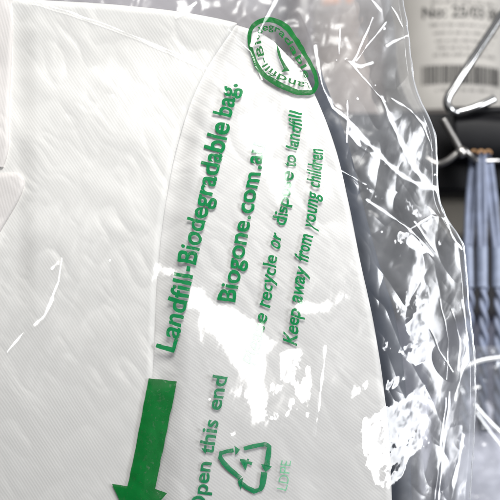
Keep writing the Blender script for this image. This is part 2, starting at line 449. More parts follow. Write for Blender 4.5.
def tilts(u, v):
    e = .45
    tx = (surf(u+e, v) - surf(u-e, v)) / (2*e*S); tz = -(surf(u, v+e) - surf(u, v-e)) / (2*e*S)
    tx = np.clip(tx, -1.3, 1.3); tz = np.clip(tz, -1.3, 1.3)
    free = sstep((u - cloth_edge(v) + 4) / 12)
    # fine crinkle of the film skin
    amp = .018 + .06*free*np.clip(fbm(u, v, 40, 130)+.5, 0, 1)
    wu = u + 3*noise2(u, v, 10, 131); wv = v + 3*noise2(u, v, 10, 132)
    tx = tx + amp*fbm(wu*.9 + wv*.3, wv*.5, 6, 133); tz = tz + amp*fbm(wu*.9 + wv*.3, wv*.5, 6, 143)
    gx, gz = half_grad(u, v, FY)
    sx, sz = half_grad(u, v, FY, LAMP2)
    wgt = sstep((u - cloth_edge(v) + 25) / 25)
    hx = gx*(1-wgt) + sx*wgt; hz_ = gz*(1-wgt) + sz*wgt
    hx = np.where(wgt > .5, sx, gx); hz_ = np.where(wgt > .5, sz, gz)
    def pull(m, X, Z, j, seed):
        nonlocal tx, tz
        m = np.clip(m, 0, 1)
        a = X + j*fbm(wu*.9+wv*.25, wv*.5, 7, seed, 3, .6); b = Z + j*fbm(wu*.9+wv*.25, wv*.45, 7, seed+40)
        tx = tx*(1-m) + a*m; tz = tz*(1-m) + b*m
    # broad soft glare: film normals aimed at the ceiling lamp, frayed along their rims
    fray = 1.0*fbm(u*1.0 + v*.35, v*.38 - u*.12, 16, 150, 5, .7)
    for p in BROAD:
        x = np.array([q[0] for q in p]); y = np.array([q[1] for q in p])
        sel = (u > x.min()-25) & (u < x.max()+25) & (v > y.min()-25) & (v < y.max()+25)
        if not sel.any(): continue
        uu, vv2 = u[sel], v[sel]
        d = seg_dist(uu, vv2, list(p) + [p[0]]); d = np.where(inpoly(uu, vv2, p), d, -d)
        m = np.zeros(u.shape); m[sel] = sstep((d + 9.5*fray[sel] + 5.5) / 15.0)*np.clip(1.06 + .35*fray[sel], .5, 1)
        pull(m, gx, gz, .16, 160)
    # half tilted, wrinkled places with a milky sheen
    sh = fbm(wu*.95 + wv*.30, wv*.22, 9, 220, 4, .7)
    for p, top_ in SHEEN:
        d = seg_dist(u, v, list(p) + [p[0]]); d = np.where(inpoly(u, v, p), d, -d)
        pull(top_*sstep((d + 8)/16)*sstep(.5 + 1.1*sh), hx, hz_, .06, 225)
    # crumpled glints
    c1 = fbm(wu*1.0 + wv*.25, wv*.55, 9, 170, 4, .72); c2 = 1 - 2.2*np.abs(fbm(wu - wv*.3, wv*.55 + wu*.2, 12, 180, 4, .6))
    for p, share in CRUMPLED:
        x = np.array([q[0] for q in p]); y = np.array([q[1] for q in p])
        sel = (u > x.min()-15) & (u < x.max()+15) & (v > y.min()-15) & (v < y.max()+15)
        uu, vv2 = u[sel], v[sel]
        d = seg_dist(uu, vv2, list(p) + [p[0]]); d = np.where(inpoly(uu, vv2, p), d, -d)
        inside = sstep((d + 3) / 7.0)
        k = share*1.9 - 1.10 + 1.45*c1[sel] + .45*c2[sel]
        m = np.zeros(u.shape); m[sel] = sstep((k - (1-inside)*1.6 + .15) / .75)
        pull(m, hx, hz_, .24, 190)
    # creases
    for pts, w in STREAKS:
        w2 = w*np.clip(1.05 + 1.3*noise2(u, v, 13, 70) + .5*noise2(u, v, 5, 74), .30, 2)
        q = seg_dist(u + 1.6*noise2(u, v, 14, 71), v + 1.6*noise2(u, v, 14, 72), pts)
        m = np.exp(-(q/w2)**2)*1.3*np.clip(.80 + 1.3*noise2(u, v, 19, 75) + .6*noise2(u, v, 6, 76), .15 + .6*(w > 2), 1.1)
        pull(m, hx, hz_, .05, 200)
    # scattered sparkles
    cu, cv, r1, r2 = cells(u, v, 3.4, 43, 0, 1.3, 2)
    dd = np.hypot(u-cu, v-cv)
    m = np.where(r1 < .0035*free + .0009, sstep((1.5*(.5+r2) - dd)/1.0), 0)
    pull(m, hx, hz_, .0, 210)
    return tx, tz
TX, TZ = tilts(UU, VV)
def film_tilt(u, v):
    e = edge(v)
    i = np.clip(np.rint((u - U0) / (e - U0) * (nu - 1)).astype(int), 0, nu-1); j = np.clip(np.rint((v - V0) / (V1 - V0) * (nv - 1)).astype(int), 0, nv-1)
    return TX[j, i], TZ[j, i]
def film_y(u, v):
    """depth of the front film at photo coordinates, bilinear"""
    e = edge(v)
    a = np.clip((u - U0) / (e - U0), 0, .9999) * (nu - 1); b = np.clip((v - V0) / (V1 - V0), 0, .9999) * (nv - 1)
    i = a.astype(int); j = b.astype(int); fx = a - i; fy = b - j
    i1 = np.minimum(i+1, nu-1); j1 = np.minimum(j+1, nv-1)
    return (FY[j, i]*(1-fx)+FY[j, i1]*fx)*(1-fy) + (FY[j1, i]*(1-fx)+FY[j1, i1]*fx)*fy

# ------------------------------------------------------------------ the bag
bag = empty('plastic_bag', (0, -.005, 0))
tag(bag, 'crumpled clear plastic bag with green printing around the folded white garment', 'plastic bag')
fm = grid_mesh('front_sheet', P(UU, VV, FY))
nn = np.stack([TX, -np.ones_like(TX), TZ], -1); nn /= np.linalg.norm(nn, axis=-1, keepdims=True)
fa = fm.attributes.new('fold_normal', 'FLOAT_VECTOR', 'POINT'); fa.data.foreach_set('vector', nn.astype(np.float32).ravel())
cl = .010 + (.062 + .02*sstep((VV-330)/60))*sstep((UU - cloth_edge(VV) - 2)/14)*(.55 + .45*sstep((VV-60)/80)) + .03*sstep((22 - VV)/20)
ca = fm.attributes.new('cloudiness', 'FLOAT', 'POINT'); ca.data.foreach_set('value', cl.astype(np.float32).ravel())
front = link('front_sheet', fm, M_FILM, bag)
# back sheet, coarser
bvv = np.linspace(V0, V1, 300); btt = np.linspace(0, 1, 280)
BV = np.repeat(bvv[:, None], 280, 1); BE = edge(bvv)[:, None]; BU = U0 + btt[None, :]*(BE - U0)
by = 0.024 + .0016*noise2(BU, BV, 30, 5) + .001*noise2(BU, BV, 12, 6)
for size, sd in ((16, 81), (7, 82)):
    cu, cv, r1, r2 = cells(BU, BV, size, sd, .4, 1.8, 2)
    by = by + .16*S*((r1-.5)*(BU-cu) + (r2-.5)*(BV-cv))*2
by = blur(by, 1.0)
bs = sstep((BE - BU) / 60.0)
by = by*bs - .0036*(1-bs)
link('back_sheet', grid_mesh('back_sheet', P(BU, BV, by)[:, ::-1]), M_BACKFILM, bag)
ev = np.linspace(V0, V1, 500)
er = [.00042*(1 + .7*float(noise2(np.array([0.]), np.array([x]), 9, 90)[0])) for x in ev]
link('side_seam', tube_mesh([Pv(float(edge(x)) + 1.2*float(noise2(np.array([3.]), np.array([x]), 7, 91)[0]), x, -.0038) for x in ev], er, 8, 'side_seam', flat=.6), M_RIM, bag)

# ------------------------------------------------------------------ green printing on the film
def ink(name, col, trans=.06, fade=0.0):
    m, nt, out = mat(name)
    b = nd(nt, 'ShaderNodeBsdfDiffuse')
    tc = nd(nt, 'ShaderNodeTexCoord'); no = nd(nt, 'ShaderNodeTexNoise'); no.inputs['Scale'].default_value = 190; no.inputs['Detail'].default_value = 6
    nt.links.new(tc.outputs['Object'], no.inputs['Vector'])
    r = nd(nt, 'ShaderNodeValToRGB'); r.color_ramp.elements[0].position = .35; r.color_ramp.elements[1].position = .75
    r.color_ramp.elements[0].color = tuple(c*.92 for c in col)+(1,); r.color_ramp.elements[1].color = tuple(min(1, c*1.18) for c in col)+(1,)
    nt.links.new(no.outputs[0], r.inputs[0]); nt.links.new(r.outputs[0], b.inputs[0])
    tr = nd(nt, 'ShaderNodeBsdfTransparent'); mx = nd(nt, 'ShaderNodeMixShader')
    r2 = nd(nt, 'ShaderNodeValToRGB'); r2.color_ramp.elements[0].position = .58; r2.color_ramp.elements[1].position = .72
    r2.color_ramp.elements[0].color = (trans,)*3+(1,); r2.color_ramp.elements[1].color = (trans+.22+fade,)*3+(1,)
    n2 = nd(nt, 'ShaderNodeTexNoise'); n2.inputs['Scale'].default_value = 500; n2.inputs['Detail'].default_value = 3
    nt.links.new(tc.outputs['Object'], n2.inputs['Vector']); nt.links.new(n2.outputs[0], r2.inputs[0])
    nt.links.new(r2.outputs[0], mx.inputs[0]); nt.links.new(b.outputs[0], mx.inputs[1]); nt.links.new(tr.outputs[0], mx.inputs[2])
    # the gloss of the film it is printed on
    at = nd(nt, 'ShaderNodeAttribute', attribute_name='fold_normal')
    vt = nd(nt, 'ShaderNodeVectorTransform', vector_type='NORMAL', convert_from='OBJECT', convert_to='WORLD')
    nt.links.new(at.outputs['Vector'], vt.inputs[0])
    gl = nd(nt, 'ShaderNodeBsdfGlossy'); gl.inputs['Roughness'].default_value = .20; nt.links.new(vt.outputs[0], gl.inputs['Normal'])
    m2 = nd(nt, 'ShaderNodeMixShader'); m2.inputs[0].default_value = .032
    nt.links.new(mx.outputs[0], m2.inputs[1]); nt.links.new(gl.outputs[0], m2.inputs[2])
    nt.links.new(m2.outputs[0], out.inputs[0])
    return m
GREEN = (.0002, .080, .013)
M_INK = ink('green_ink', GREEN)
M_INKT = ink('green_ink_letters', (.0004, .118, .033), .03)
M_INK2 = ink('green_ink_worn', (.004, .12, .045), .10, .1)
M_INK3 = ink('green_ink_faint', (.05, .30, .14), .35, .2)

def refine(bm, L=1.3, times=6):
    bmesh.ops.triangulate(bm, faces=bm.faces[:])
    for _ in range(times):
        es = [e for e in bm.edges if e.calc_length() > L]
        if not es: break
        bmesh.ops.subdivide_edges(bm, edges=es, cuts=1)
        bmesh.ops.triangulate(bm, faces=[f for f in bm.faces if len(f.verts) > 3])
def text_bm(s, weight=0.0, shear=0.0, spacing=1.0):
    """text as a flat mesh in em units (x along, y up)"""
    cu = bpy.data.curves.new('t', 'FONT'); cu.body = s; cu.size = 1; cu.offset = weight; cu.shear = shear
    cu.space_character = spacing; cu.resolution_u = 4; cu.fill_mode = 'FRONT'
    o = bpy.data.objects.new('t', cu); COL.objects.link(o)
    dg = bpy.context.evaluated_depsgraph_get()
    me = bpy.data.meshes.new_from_object(o.evaluated_get(dg))
    bpy.data.objects.remove(o)
    bm = bmesh.new(); bm.from_mesh(me); bpy.data.meshes.remove(me)
    return bm
def wob(u, v, amp):
    return (u + amp*2*(noise2(u, v, 9, 101) + .5*noise2(u, v, 4, 102)), v + amp*2*(noise2(u, v, 9, 103) + .5*noise2(u, v, 4, 104)))
def put_print(name, bm, mapping, m, parent, amp=.8, label=None, back=-.00012, L=None):
    """bm in its own flat units -> photo pixels by mapping -> laid on the back of the film"""
    co = np.array([v.co[:2] for v in bm.verts]); u, v = mapping(co[:, 0], co[:, 1])
    for vt, a, b in zip(bm.verts, u, v): vt.co = (a, b, 0)
    refine(bm)
    co = np.array([vt.co[:2] for vt in bm.verts]); u, v = co[:, 0], co[:, 1]
    u, v = wob(u, v, amp)
    p = P(u, v, film_y(u, v) + back)
    for vt, q in zip(bm.verts, p): vt.co = q
    me = bpy.data.meshes.new(name); bm.to_mesh(me); bm.free()
    a_, b_ = film_tilt(u, v); nn = np.stack([a_, -np.ones_like(a_), b_], -1); nn /= np.linalg.norm(nn, axis=-1, keepdims=True)
    fa = me.attributes.new('fold_normal', 'FLOAT_VECTOR', 'POINT'); fa.data.foreach_set('vector', nn.astype(np.float32).ravel())
    o = link(name, me, m, parent)
    if label: o['label'] = label
    return o
def along(path, x0, x1, height_px, ref=1.0):
    """map text x in [x0,x1] to arclength along path, y up to the left of travel"""
    pts = np.array(smooth2(path)); seg = np.hypot(*np.diff(pts, axis=0).T); cs = np.concatenate([[0], np.cumsum(seg)]); L = cs[-1]
    def f(x, y):
        s = (x - x0) / (x1 - x0) * L
        u = np.interp(s, cs, pts[:, 0]); v = np.interp(s, cs, pts[:, 1])
        e = 3.0
        du = np.interp(s+e, cs, pts[:, 0]) - np.interp(s-e, cs, pts[:, 0]); dv = np.interp(s+e, cs, pts[:, 1]) - np.interp(s-e, cs, pts[:, 1])
        n = np.hypot(du, dv) + 1e-9; du /= n; dv /= n
        return u + dv*y*height_px, v - du*y*height_px
    return f
def smooth2(path):
    return [(p.x, p.y) for p in smooth_path([(a, b, 0) for a, b in path], 8)]
def text_line(s, path, em, weight, shear=0.0, name='lettering', m=None, amp=.7, label=None, spacing=1.0):
    bm = text_bm(s, weight, shear, spacing)
    xs = [v.co.x for v in bm.verts]
    return put_print(name, bm, along(path, min(xs), max(xs), em), m or M_INK, bag, amp, label)
def text_words(words, path, em, weight, shear=0.0, m=None, amp=.7, label=None):
    """each word of the line is set between the two heights (photo rows) it spans along the baseline"""
    pts = np.array(smooth2(path)); cs_ = np.concatenate([[0], np.cumsum(np.hypot(*np.diff(pts, axis=0).T))])
    s_at = lambda v: float(np.interp(-v, -pts[:, 1], cs_))
    big = bmesh.new()
    for w, v0, v1 in words:
        bm = text_bm(w, weight, shear); xs = [q.co.x for q in bm.verts]; x0, x1 = min(xs), max(xs); a, b = s_at(v0), s_at(v1)
        for q in bm.verts: q.co.x = (a + (q.co.x-x0)/(x1-x0)*(b-a))
        me = bpy.data.meshes.new('w'); bm.to_mesh(me); bm.free(); big.from_mesh(me); bpy.data.meshes.remove(me)
    return put_print('lettering', big, along(path, 0, cs_[-1], em), m or M_INKT, bag, amp, label)
text_words([('Landfill', 352, 276), ('-', 273, 268), ('Biodegradable', 265, 124), ('bag.', 118, 84)],
           [(174, 353), (185, 310), (196, 262), (207, 215), (218, 172), (227, 135), (233, 110), (238, 80)], 27, .020, label='green line reading Landfill-Biodegradable bag.')
text_words([('Biogone', 303, 222), ('.com', 219, 173), ('.au', 170, 144)],
           [(235, 303), (242, 265), (249, 228), (255, 200), (260, 175), (266, 141)], 25, .020, label='green web address below the first line')
text_words([('Please', 366, 315), ('recycle', 308, 256), ('or', 249, 234), ('dispose', 226, 173), ('to', 167, 156), ('landfill', 151, 112)],
           [(254, 370), (269, 307), (279, 250), (287, 215), (293, 175), (299, 140), (303, 108)], 18.5, .018, .12, label='green line about recycling or landfill', amp=1.1)
text_words([('Keep', 346, 309), ('away', 304, 267), ('from', 262, 235), ('young', 231, 192), ('children', 188, 149)],
           [(296, 348), (302, 300), (309, 255), (316, 215), (320, 182), (323, 146)], 20, .020, .3, label='green slanted line ending in young children')
text_words([('Open', 514, 463), ('this', 455, 421), ('end', 411, 377)],
           [(204, 516), (209, 480), (215, 440), (222, 405), (228, 373)], 21, .018, m=M_INK2, label='green line reading Open this end')
text_line('LDPE', [(286, 491), (289, 478), (291, 461)], 14, .0, m=M_INK3, label='faint green letters LDPE', name='lettering')

def poly_bm(pts):
    bm = bmesh.new(); vs = [bm.verts.new((a, b, 0)) for a, b in pts]; bm.faces.new(vs); return bm
ident = lambda x, y: (x, y)
arr = bmesh.new()
av = [arr.verts.new((a_, b_, 0)) for a_, b_ in ((149, 378), (177, 381.5), (155, 489), (128, 486), (167, 493), (134, 530), (112, 484))]
arr.faces.new((av[0], av[1], av[2], av[3])); arr.faces.new((av[3], av[2], av[4], av[5])); arr.faces.new((av[3], av[5], av[6]))
put_print('printed_arrow', arr, ident, M_INK, bag, .4)

def stroke_into(bm, pts, w0, w1=None):
    w1 = w0 if w1 is None else w1
    P_ = [Vector((a, b)) for a, b in pts]; n = len(P_); A = []; B = []
    for i, p in enumerate(P_):
        t = (P_[min(i+1, n-1)] - P_[max(i-1, 0)]).normalized(); q = Vector((-t.y, t.x)); w = w0 + (w1-w0)*i/(n-1)
        A.append(bm.verts.new((p.x+q.x*w/2, p.y+q.y*w/2, 0))); B.append(bm.verts.new((p.x-q.x*w/2, p.y-q.y*w/2, 0)))
    for i in range(n-1): bm.faces.new((A[i], A[i+1], B[i+1], B[i]))
# recycling triangle: three bent arrows
rec = bmesh.new()
stroke_into(rec, [(241, 478), (233, 472), (224, 463), (220, 457), (221, 453), (227, 451), (233, 450)], 5.0, 4.0)
stroke_into(rec, [(244, 449), (256, 446), (265, 444), (269, 447), (268.5, 456), (267, 466)], 3.8, 5.8)
stroke_into(rec, [(264.5, 472), (263, 482), (260, 490), (254, 491.5), (246, 487), (241, 482)], 6.0, 4.2)
for tri in ([(234, 445), (240, 450), (235, 455)], [(261, 464), (272, 466), (266, 472)], [(244, 477), (238, 481), (241, 490)]):
    rec.faces.new([rec.verts.new((a, b, 0)) for a, b in tri])
symbol = put_print('recycling_symbol', rec, ident, M_INK2, bag, .6)
b4 = text_bm('4', .01)
put_print('lettering', b4, along([(250, 471), (253, 458)], 0.05, .55, 18), M_INK2, symbol, .5, 'digit 4 inside the recycling triangle')
# round emblem, squeezed by the crumple
RING = [(272, 17.5), (285, 22.5), (295.5, 34), (304, 48), (311.5, 61), (317, 75), (318, 87), (312, 94.5), (299, 94.8), (283, 89.5), (268.5, 81.5), (258.5, 72.5), (252.5, 60.5), (249, 48), (247, 36), (251, 25.5), (260, 19)]
CX, CY = 282.5, 57.0
def closed_smooth(pts, n=10):
    pts = [Vector((a, b, 0)) for a, b in pts]; N = len(pts); out = []
    for i in range(N):
        p0, p1, p2, p3 = pts[i-1], pts[i], pts[(i+1) % N], pts[(i+2) % N]
        for k in range(n):
            t = k/n; q = 0.5*((2*p1)+(p2-p0)*t+(2*p0-5*p1+4*p2-p3)*t*t+(-p0+3*p1-3*p2+p3)*t**3); out.append((q.x, q.y))
    return np.array(out)
RC = closed_smooth(RING); NR = len(RC)
ringbm = bmesh.new(); A = []; B = []
for i, (a, b) in enumerate(RC):
    t = RC[(i+1) % NR] - RC[i-1]; t = t/np.hypot(*t); w = 4.7 + .9*math.sin(i/NR*4*math.pi+1)
    A.append(ringbm.verts.new((a, b, 0))); B.append(ringbm.verts.new((a - t[1]*w, b + t[0]*w, 0)))
for i in range(NR): ringbm.faces.new((A[i], A[(i+1) % NR], B[(i+1) % NR], B[i]))
emblem = put_print('printed_emblem', ringbm, ident, M_INK, bag, .6, 'green oval ring emblem')
seg = np.hypot(*(np.roll(RC, -1, 0) - RC).T); cs = np.concatenate([[0], np.cumsum(seg)])
RX = np.append(RC[:, 0], RC[0, 0]); RY = np.append(RC[:, 1], RC[0, 1])
tb = text_bm('Landfill-Biodegradable', .012, 0, 1.05)
xs = [v.co.x for v in tb.verts]; tx0, tx1 = min(xs), max(xs)
def around(x, y):
    s0 = cs[60]                         # lower right corner of the oval, text runs clockwise
    s = (s0 + 8 + (x - tx0)/(tx1 - tx0)*(cs[-1] - 20)) % cs[-1]
    ru = np.interp(s, cs, RX); rv = np.interp(s, cs, RY)
    tu = np.interp((s+2) % cs[-1], cs, RX) - np.interp((s-2) % cs[-1], cs, RX); tv = np.interp((s+2) % cs[-1], cs, RY) - np.interp((s-2) % cs[-1], cs, RY)
    n = np.hypot(tu, tv)+1e-9; off = 12.9 - 9.6*y
    return ru - tv/n*off, rv + tu/n*off
put_print('lettering', tb, around, M_INK, emblem, .5, 'small words running round inside the ring')
put_print('check_mark', poly_bm([(276.5, 43), (279.5, 50), (281.6, 58), (286.4, 66), (289.5, 71.5), (281.5, 72), (284, 68.8), (280, 60.5), (277.4, 52)]), ident, M_INK, emblem, .3)

# ------------------------------------------------------------------ the folded garment
def panel(name, uL, uR, vtop, vbot, yfun, thick, rad, m, parent, n=(190, 260)):
    """soft slab; uL, uR functions of v, vtop a function of u; edges rounded over rad pixels"""
    def ends(k, r0=True, r1=True):
        t = np.linspace(0, 1, k); a = .04
        e = np.sin(np.linspace(0, math.pi/2, 9)[:-1])
        return t
    A = ends(n[0]); Bq = ends(n[1])
    # denser near the edges
    A = .5 - .5*np.cos(A*math.pi); A = .55*A + .45*np.linspace(0, 1, n[0])
    Bq = .5 - .5*np.cos(Bq*math.pi); Bq = .55*Bq + .45*np.linspace(0, 1, n[1])
    a, b = np.meshgrid(A, Bq)
    v = vtop(0*b) + b*(vbot - vtop(0*b))
    for _ in range(3):
        u = uL(v) + a*(uR(v) - uL(v)); vt = vtop(u); v = vt + b*(vbot - vt)
    d = np.minimum(np.minimum(u - uL(v), uR(v) - u), v - vtop(u)); d = np.maximum(d, 0)
    q = np.clip(d/rad, 0, 1); rnd = 1 - np.sqrt(np.maximum(0, 1 - (1-q)**2))
    y = yfun(u, v) + rad*S*.9*rnd
    frontp = P(u, v, y)
    # skirt to the back
    H, W = a.shape
    ring = [(0, i) for i in range(W)] + [(j, W-1) for j in range(1, H)] + [(H-1, i) for i in range(W-2, -1, -1)] + [(j, 0) for j in range(H-2, 0, -1)]
    idx = np.arange(H*W).reshape(H, W)
    q1 = np.stack([idx[:-1, :-1], idx[1:, :-1], idx[1:, 1:], idx[:-1, 1:]], -1).reshape(-1, 4)
    rp = np.array([frontp[j, i] for j, i in ring]); cen = rp.mean(0)
    bk = rp.copy(); bk[:, 1] = np.max(y)*0 + yfun(u, v).mean() + thick
    V = np.concatenate([frontp.reshape(-1, 3), bk]); k = len(ring)
    q2 = np.array([[idx[ring[i]], idx[ring[(i+1) % k]], H*W+(i+1) % k, H*W+i] for i in range(k)])
    me = mesh_np(name, V, np.concatenate([q1, q2[:, ::-1]]))
    bm = bmesh.new(); bm.from_mesh(me); bmesh.ops.recalc_face_normals(bm, faces=bm.faces[:])
    bm.faces.ensure_lookup_table()
    if bm.faces[len(q1)//2].normal.y > 0: bmesh.ops.reverse_faces(bm, faces=bm.faces[:])
    bm.to_mesh(me); bm.free()
    return link(name, me, m, parent)
garment = empty('folded_garment', (0, 0, -.12))
tag(garment, 'white twill garment folded flat inside the clear printed bag', 'folded garment')
lb = curve([(-40, 238), (25, 236), (45, 223), (70, 207), (100, 192), (150, 176), (200, 166), (280, 157), (350, 154), (420, 150), (500, 144), (580, 138)])
topl = curve([(-100, -16), (30, -1), (120, 5), (200, 15), (240, 24), (262, 32), (300, 60), (400, 70)])
const = lambda c: (lambda v: np.asarray(v)*0 + c)
panel('front_panel', const(-85.), lb, topl, 560., lambda u, v: -.0118 + .0016*sstep((38-u)/22)*sstep((330-v)/60) + .0004*noise2(u, v, 60, 200)*2 + .0003*noise2(u + .5*v, v*.5, 26, 201) - .0026*sstep((70 - v)/100), .003, 7, M_LEFT, garment)
def roll_y(u, v):
    ce = cloth_edge(v); l = lb(v); t = np.clip((u-l)/(ce-l), 0, 1)
    return -.0072 - .0028*(1 - sstep((v-50)/110)) - (.0042 - .0028*(1 - sstep((v-50)/110)))*sstep(t/.16) - .0004*np.sin(math.pi*t) + .0004*noise2(u, v, 55, 202)*2 - .0028*sstep((70 - v)/100) + .0005*noise2(u*1.2, v*.4, 20, 203)
lb2 = lambda v: lb(v) - 26
topr = curve([(-100, 10), (180, 16), (200, 17), (240, 26), (262, 34), (285, 48), (400, 50)])
panel('folded_sleeve', lb2, cloth_edge, topr, 560., roll_y, .008, 6, M_ROLL, garment)
panel('placket', const(-85.), curve([(-40, 16), (0, 15), (60, 12), (120, 9), (158, 7), (166, 4)]), const(-30.), 167., lambda u, v: -.0123 + .0002*noise2(u, v, 30, 204), .0035, 5, M_COLLAR, garment, (60, 120))
panel('collar', const(-85.), curve([(171, 12), (174, 19), (178, 23.5), (184, 25), (190, 23.5), (198, 20), (214, 11), (232, 0), (285, -30), (340, -62)]), curve([(-100, 176), (0, 173), (12, 172), (22, 173), (60, 173)]), 340., lambda u, v: -.0123 + .0002*noise2(u, v, 24, 205), .004, 5.5, M_COLLAR, garment, (70, 120))
# dark sheet beside the cloth; shade of its back layers put into the colour
M_SHADE = simple('blue_grey_shade', (.022, .028, .042), .7, 0, .15, 40, .3)
shadeR = curve([(-60, 296), (60, 318), (150, 350), (200, 362), (260, 378), (320, 396), (390, 406), (500, 412), (580, 415)])
panel('shaded_underlayer', const(-60.), shadeR, const(70.), 555., lambda u, v: .0035 + .0006*noise2(u, v, 60, 206), .0012, 1.2, M_SHADE, garment, (60, 120))

# ------------------------------------------------------------------ background
M_WALL = simple('dark_wall_paint', (.035, .033, .035), .7, 0, .3, 9, .3)
wl = link('wall', box_mesh(-1.2, 1.2, .42, .46, -1.0, 1.0), M_WALL); wl['kind'] = 'structure'

# black shelf that carries the tubs
M_BLACK = simple('black_shelf_laminate', (.004, .004, .005), .55, 0, .3, 80, .15)
sh_y = .075
zt = float(Pv(0, 113, sh_y).z)
shelf = link('shelf', box_mesh(-.20, .30, sh_y, .34, zt - .045, zt, .0015), M_BLACK)
tag(shelf, 'black shelf board under the two blurred tubs', 'shelf')

def wrap(bm, cx, cy, r, a0, zc, name, m, parent):
    """flat label art (metres; x along, y up) bent round a cylinder facing the camera"""
    bmesh.ops.triangulate(bm, faces=bm.faces[:])
    for _ in range(6):
        es = [e for e in bm.edges if abs(e.verts[0].co.x-e.verts[1].co.x) > r*.08]
        if not es: break
        bmesh.ops.subdivide_edges(bm, edges=es, cuts=1); bmesh.ops.triangulate(bm, faces=[f for f in bm.faces if len(f.verts) > 3])
    for v in bm.verts:
        a = a0 + v.co.x/r; v.co = (cx + r*math.sin(a), cy - r*math.cos(a), zc + v.co.y)
    me = bpy.data.meshes.new(name); bm.to_mesh(me); bm.free()
    return link(name, me, m, parent)
def rect_into(bm, x0, x1, y0, y1):
    bm.faces.new([bm.verts.new(p) for p in ((x0, y0, 0), (x1, y0, 0), (x1, y1, 0), (x0, y1, 0))])
def lathe(prof, cx, cy, n=96):
    V = []; F = []
    for r, z in prof:
        for k in range(n):
            a = 2*math.pi*k/n; V.append((cx+r*math.cos(a), cy+r*math.sin(a), z))
    for i in range(len(prof)-1):
        for k in range(n): F.append((i*n+k, i*n+(k+1) % n, (i+1)*n+(k+1) % n, (i+1)*n+k))
    F.append(tuple(range(n))[::-1]); F.append(tuple((len(prof)-1)*n+k for k in range(n)))
    me = bpy.data.meshes.new('lathe'); me.from_pydata(V, [], F); me.update(); return me
def tub(cx, r, cy, body, paper, label):
    t = empty('storage_tub', (cx, cy, zt)); tag(t, label, 'tub')
    z = zt + .0004; h = .115
    link('body', lathe([(r*.93, z), (r, z+.004), (r, z+h), (r*.9, z+h+.008), (r*.8, z+h+.014)], cx, cy), body, t)
    link('lid', lathe([(r*.86, z+h+.012), (r*.9, z+h+.014), (r*.9, z+h+.030), (r*.86, z+h+.032)], cx, cy), M_LID, t)
    bm = bmesh.new(); rect_into(bm, -r*1.45, r*1.45, .004, h-.004)
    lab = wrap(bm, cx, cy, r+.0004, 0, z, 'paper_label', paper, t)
    return t, lab, z
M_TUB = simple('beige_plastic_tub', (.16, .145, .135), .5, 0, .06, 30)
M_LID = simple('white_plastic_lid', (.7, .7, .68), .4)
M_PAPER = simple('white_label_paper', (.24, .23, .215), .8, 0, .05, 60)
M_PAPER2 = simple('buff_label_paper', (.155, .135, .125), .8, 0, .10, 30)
M_PRINT = simple('grey_print', (.012, .011, .011), .8)
M_PRINT2 = simple('pale_grey_print', (.11, .105, .10), .8)
M_PRINT3 = simple('buff_print', (.11, .09, .08), .8)
M_ORANGE = simple('orange_print', (.26, .13, .08), .7)
k2 = S*(D+.11)/D
r1 = .040
cyR = sh_y + .012 + r1
pR = Pv(454, 0, cyR - r1)
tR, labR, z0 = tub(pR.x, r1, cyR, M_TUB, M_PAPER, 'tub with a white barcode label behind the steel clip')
def zrow(v, y): return float(Pv(0, v, y).z) - z0
yF = cyR - r1
kf = S*(D+yF)/D
def X(u): return r1*math.asin(max(-.99, min(.99, ((u-250)*kf - pR.x)/r1)))
bc = bmesh.new(); x = X(423); random.seed(4)
while x < X(505):
    w = random.choice([.0004, .0006, .0011, .0016, .0020])*1.0
    rect_into(bc, x, x+w, zrow(84, yF), zrow(65, yF)); x += w + random.choice([.0004, .0007, .0010])
wrap(bc, pR.x, cyR, r1+.0008, 0, z0, 'barcode', M_PRINT, labR)
tl_ = text_bm('No: 25/03 08 05', .012)
for v in tl_.verts: v.co = (X(423) + v.co.x*.0096, zrow(17, yF) + v.co.y*.0096, 0)
wrap(tl_, pR.x, cyR, r1+.0008, 0, z0, 'lettering', M_PRINT, labR)
def word_rows(rows, mat_, parent, cx, cy, r, Xf, seed):
    """rows of print too small to read: short strokes in word-like clusters"""
    rnd = random.Random(seed); bm = bmesh.new()
    for v, u0, u1, hpx in rows:
        u = u0
        while u < u1:
            n = rnd.randint(2, 7)
            for _ in range(n):
                if u > u1: break
                w = rnd.uniform(.7, 1.5); hh = hpx*rnd.choice([.7, .7, 1.0])
                rect_into(bm, Xf(u), Xf(u+w), zrow(v, yF), zrow(v-hh, yF)); u += w+.7
            u += 2.2
    return wrap(bm, cx, cy, r+.0007, 0, z0, 'fine_print', mat_, parent)
word_rows([(3, 432, 500, 3.5), (26, 431, 500, 3.2), (34, 434, 500, 3.2), (42, 436, 496, 3.2), (49, 438, 492, 3.2), (56, 434, 498, 3.2), (91, 436, 500, 3)], M_PRINT2, labR, pR.x, cyR, r1, X, 3)
r1b = .0335
cyL = sh_y + .030 + r1b; pL = Pv(352, 0, cyL - r1b)
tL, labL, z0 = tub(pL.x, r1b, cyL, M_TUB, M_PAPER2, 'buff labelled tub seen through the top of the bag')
yF = cyL - r1b; kf = S*(D+yF)/D
def X2(u): return r1b*math.asin(max(-.99, min(.99, ((u-250)*kf - pL.x)/r1b)))
word_rows([(12, 318, 388, 3), (20, 322, 392, 3), (28, 318, 380, 3), (37, 322, 388, 3), (46, 318, 372, 3), (-8, 318, 392, 4)], M_PRINT3, labL, pL.x, cyL, r1b, X2, 5)
bm = bmesh.new(); rect_into(bm, X2(323), X2(340), zrow(3, yF), zrow(-5, yF)); rect_into(bm, X2(346), X2(352), zrow(3, yF), zrow(-5, yF))
wrap(bm, pL.x, cyL, r1b+.0007, 0, z0, 'label_stripe', M_ORANGE, labL)

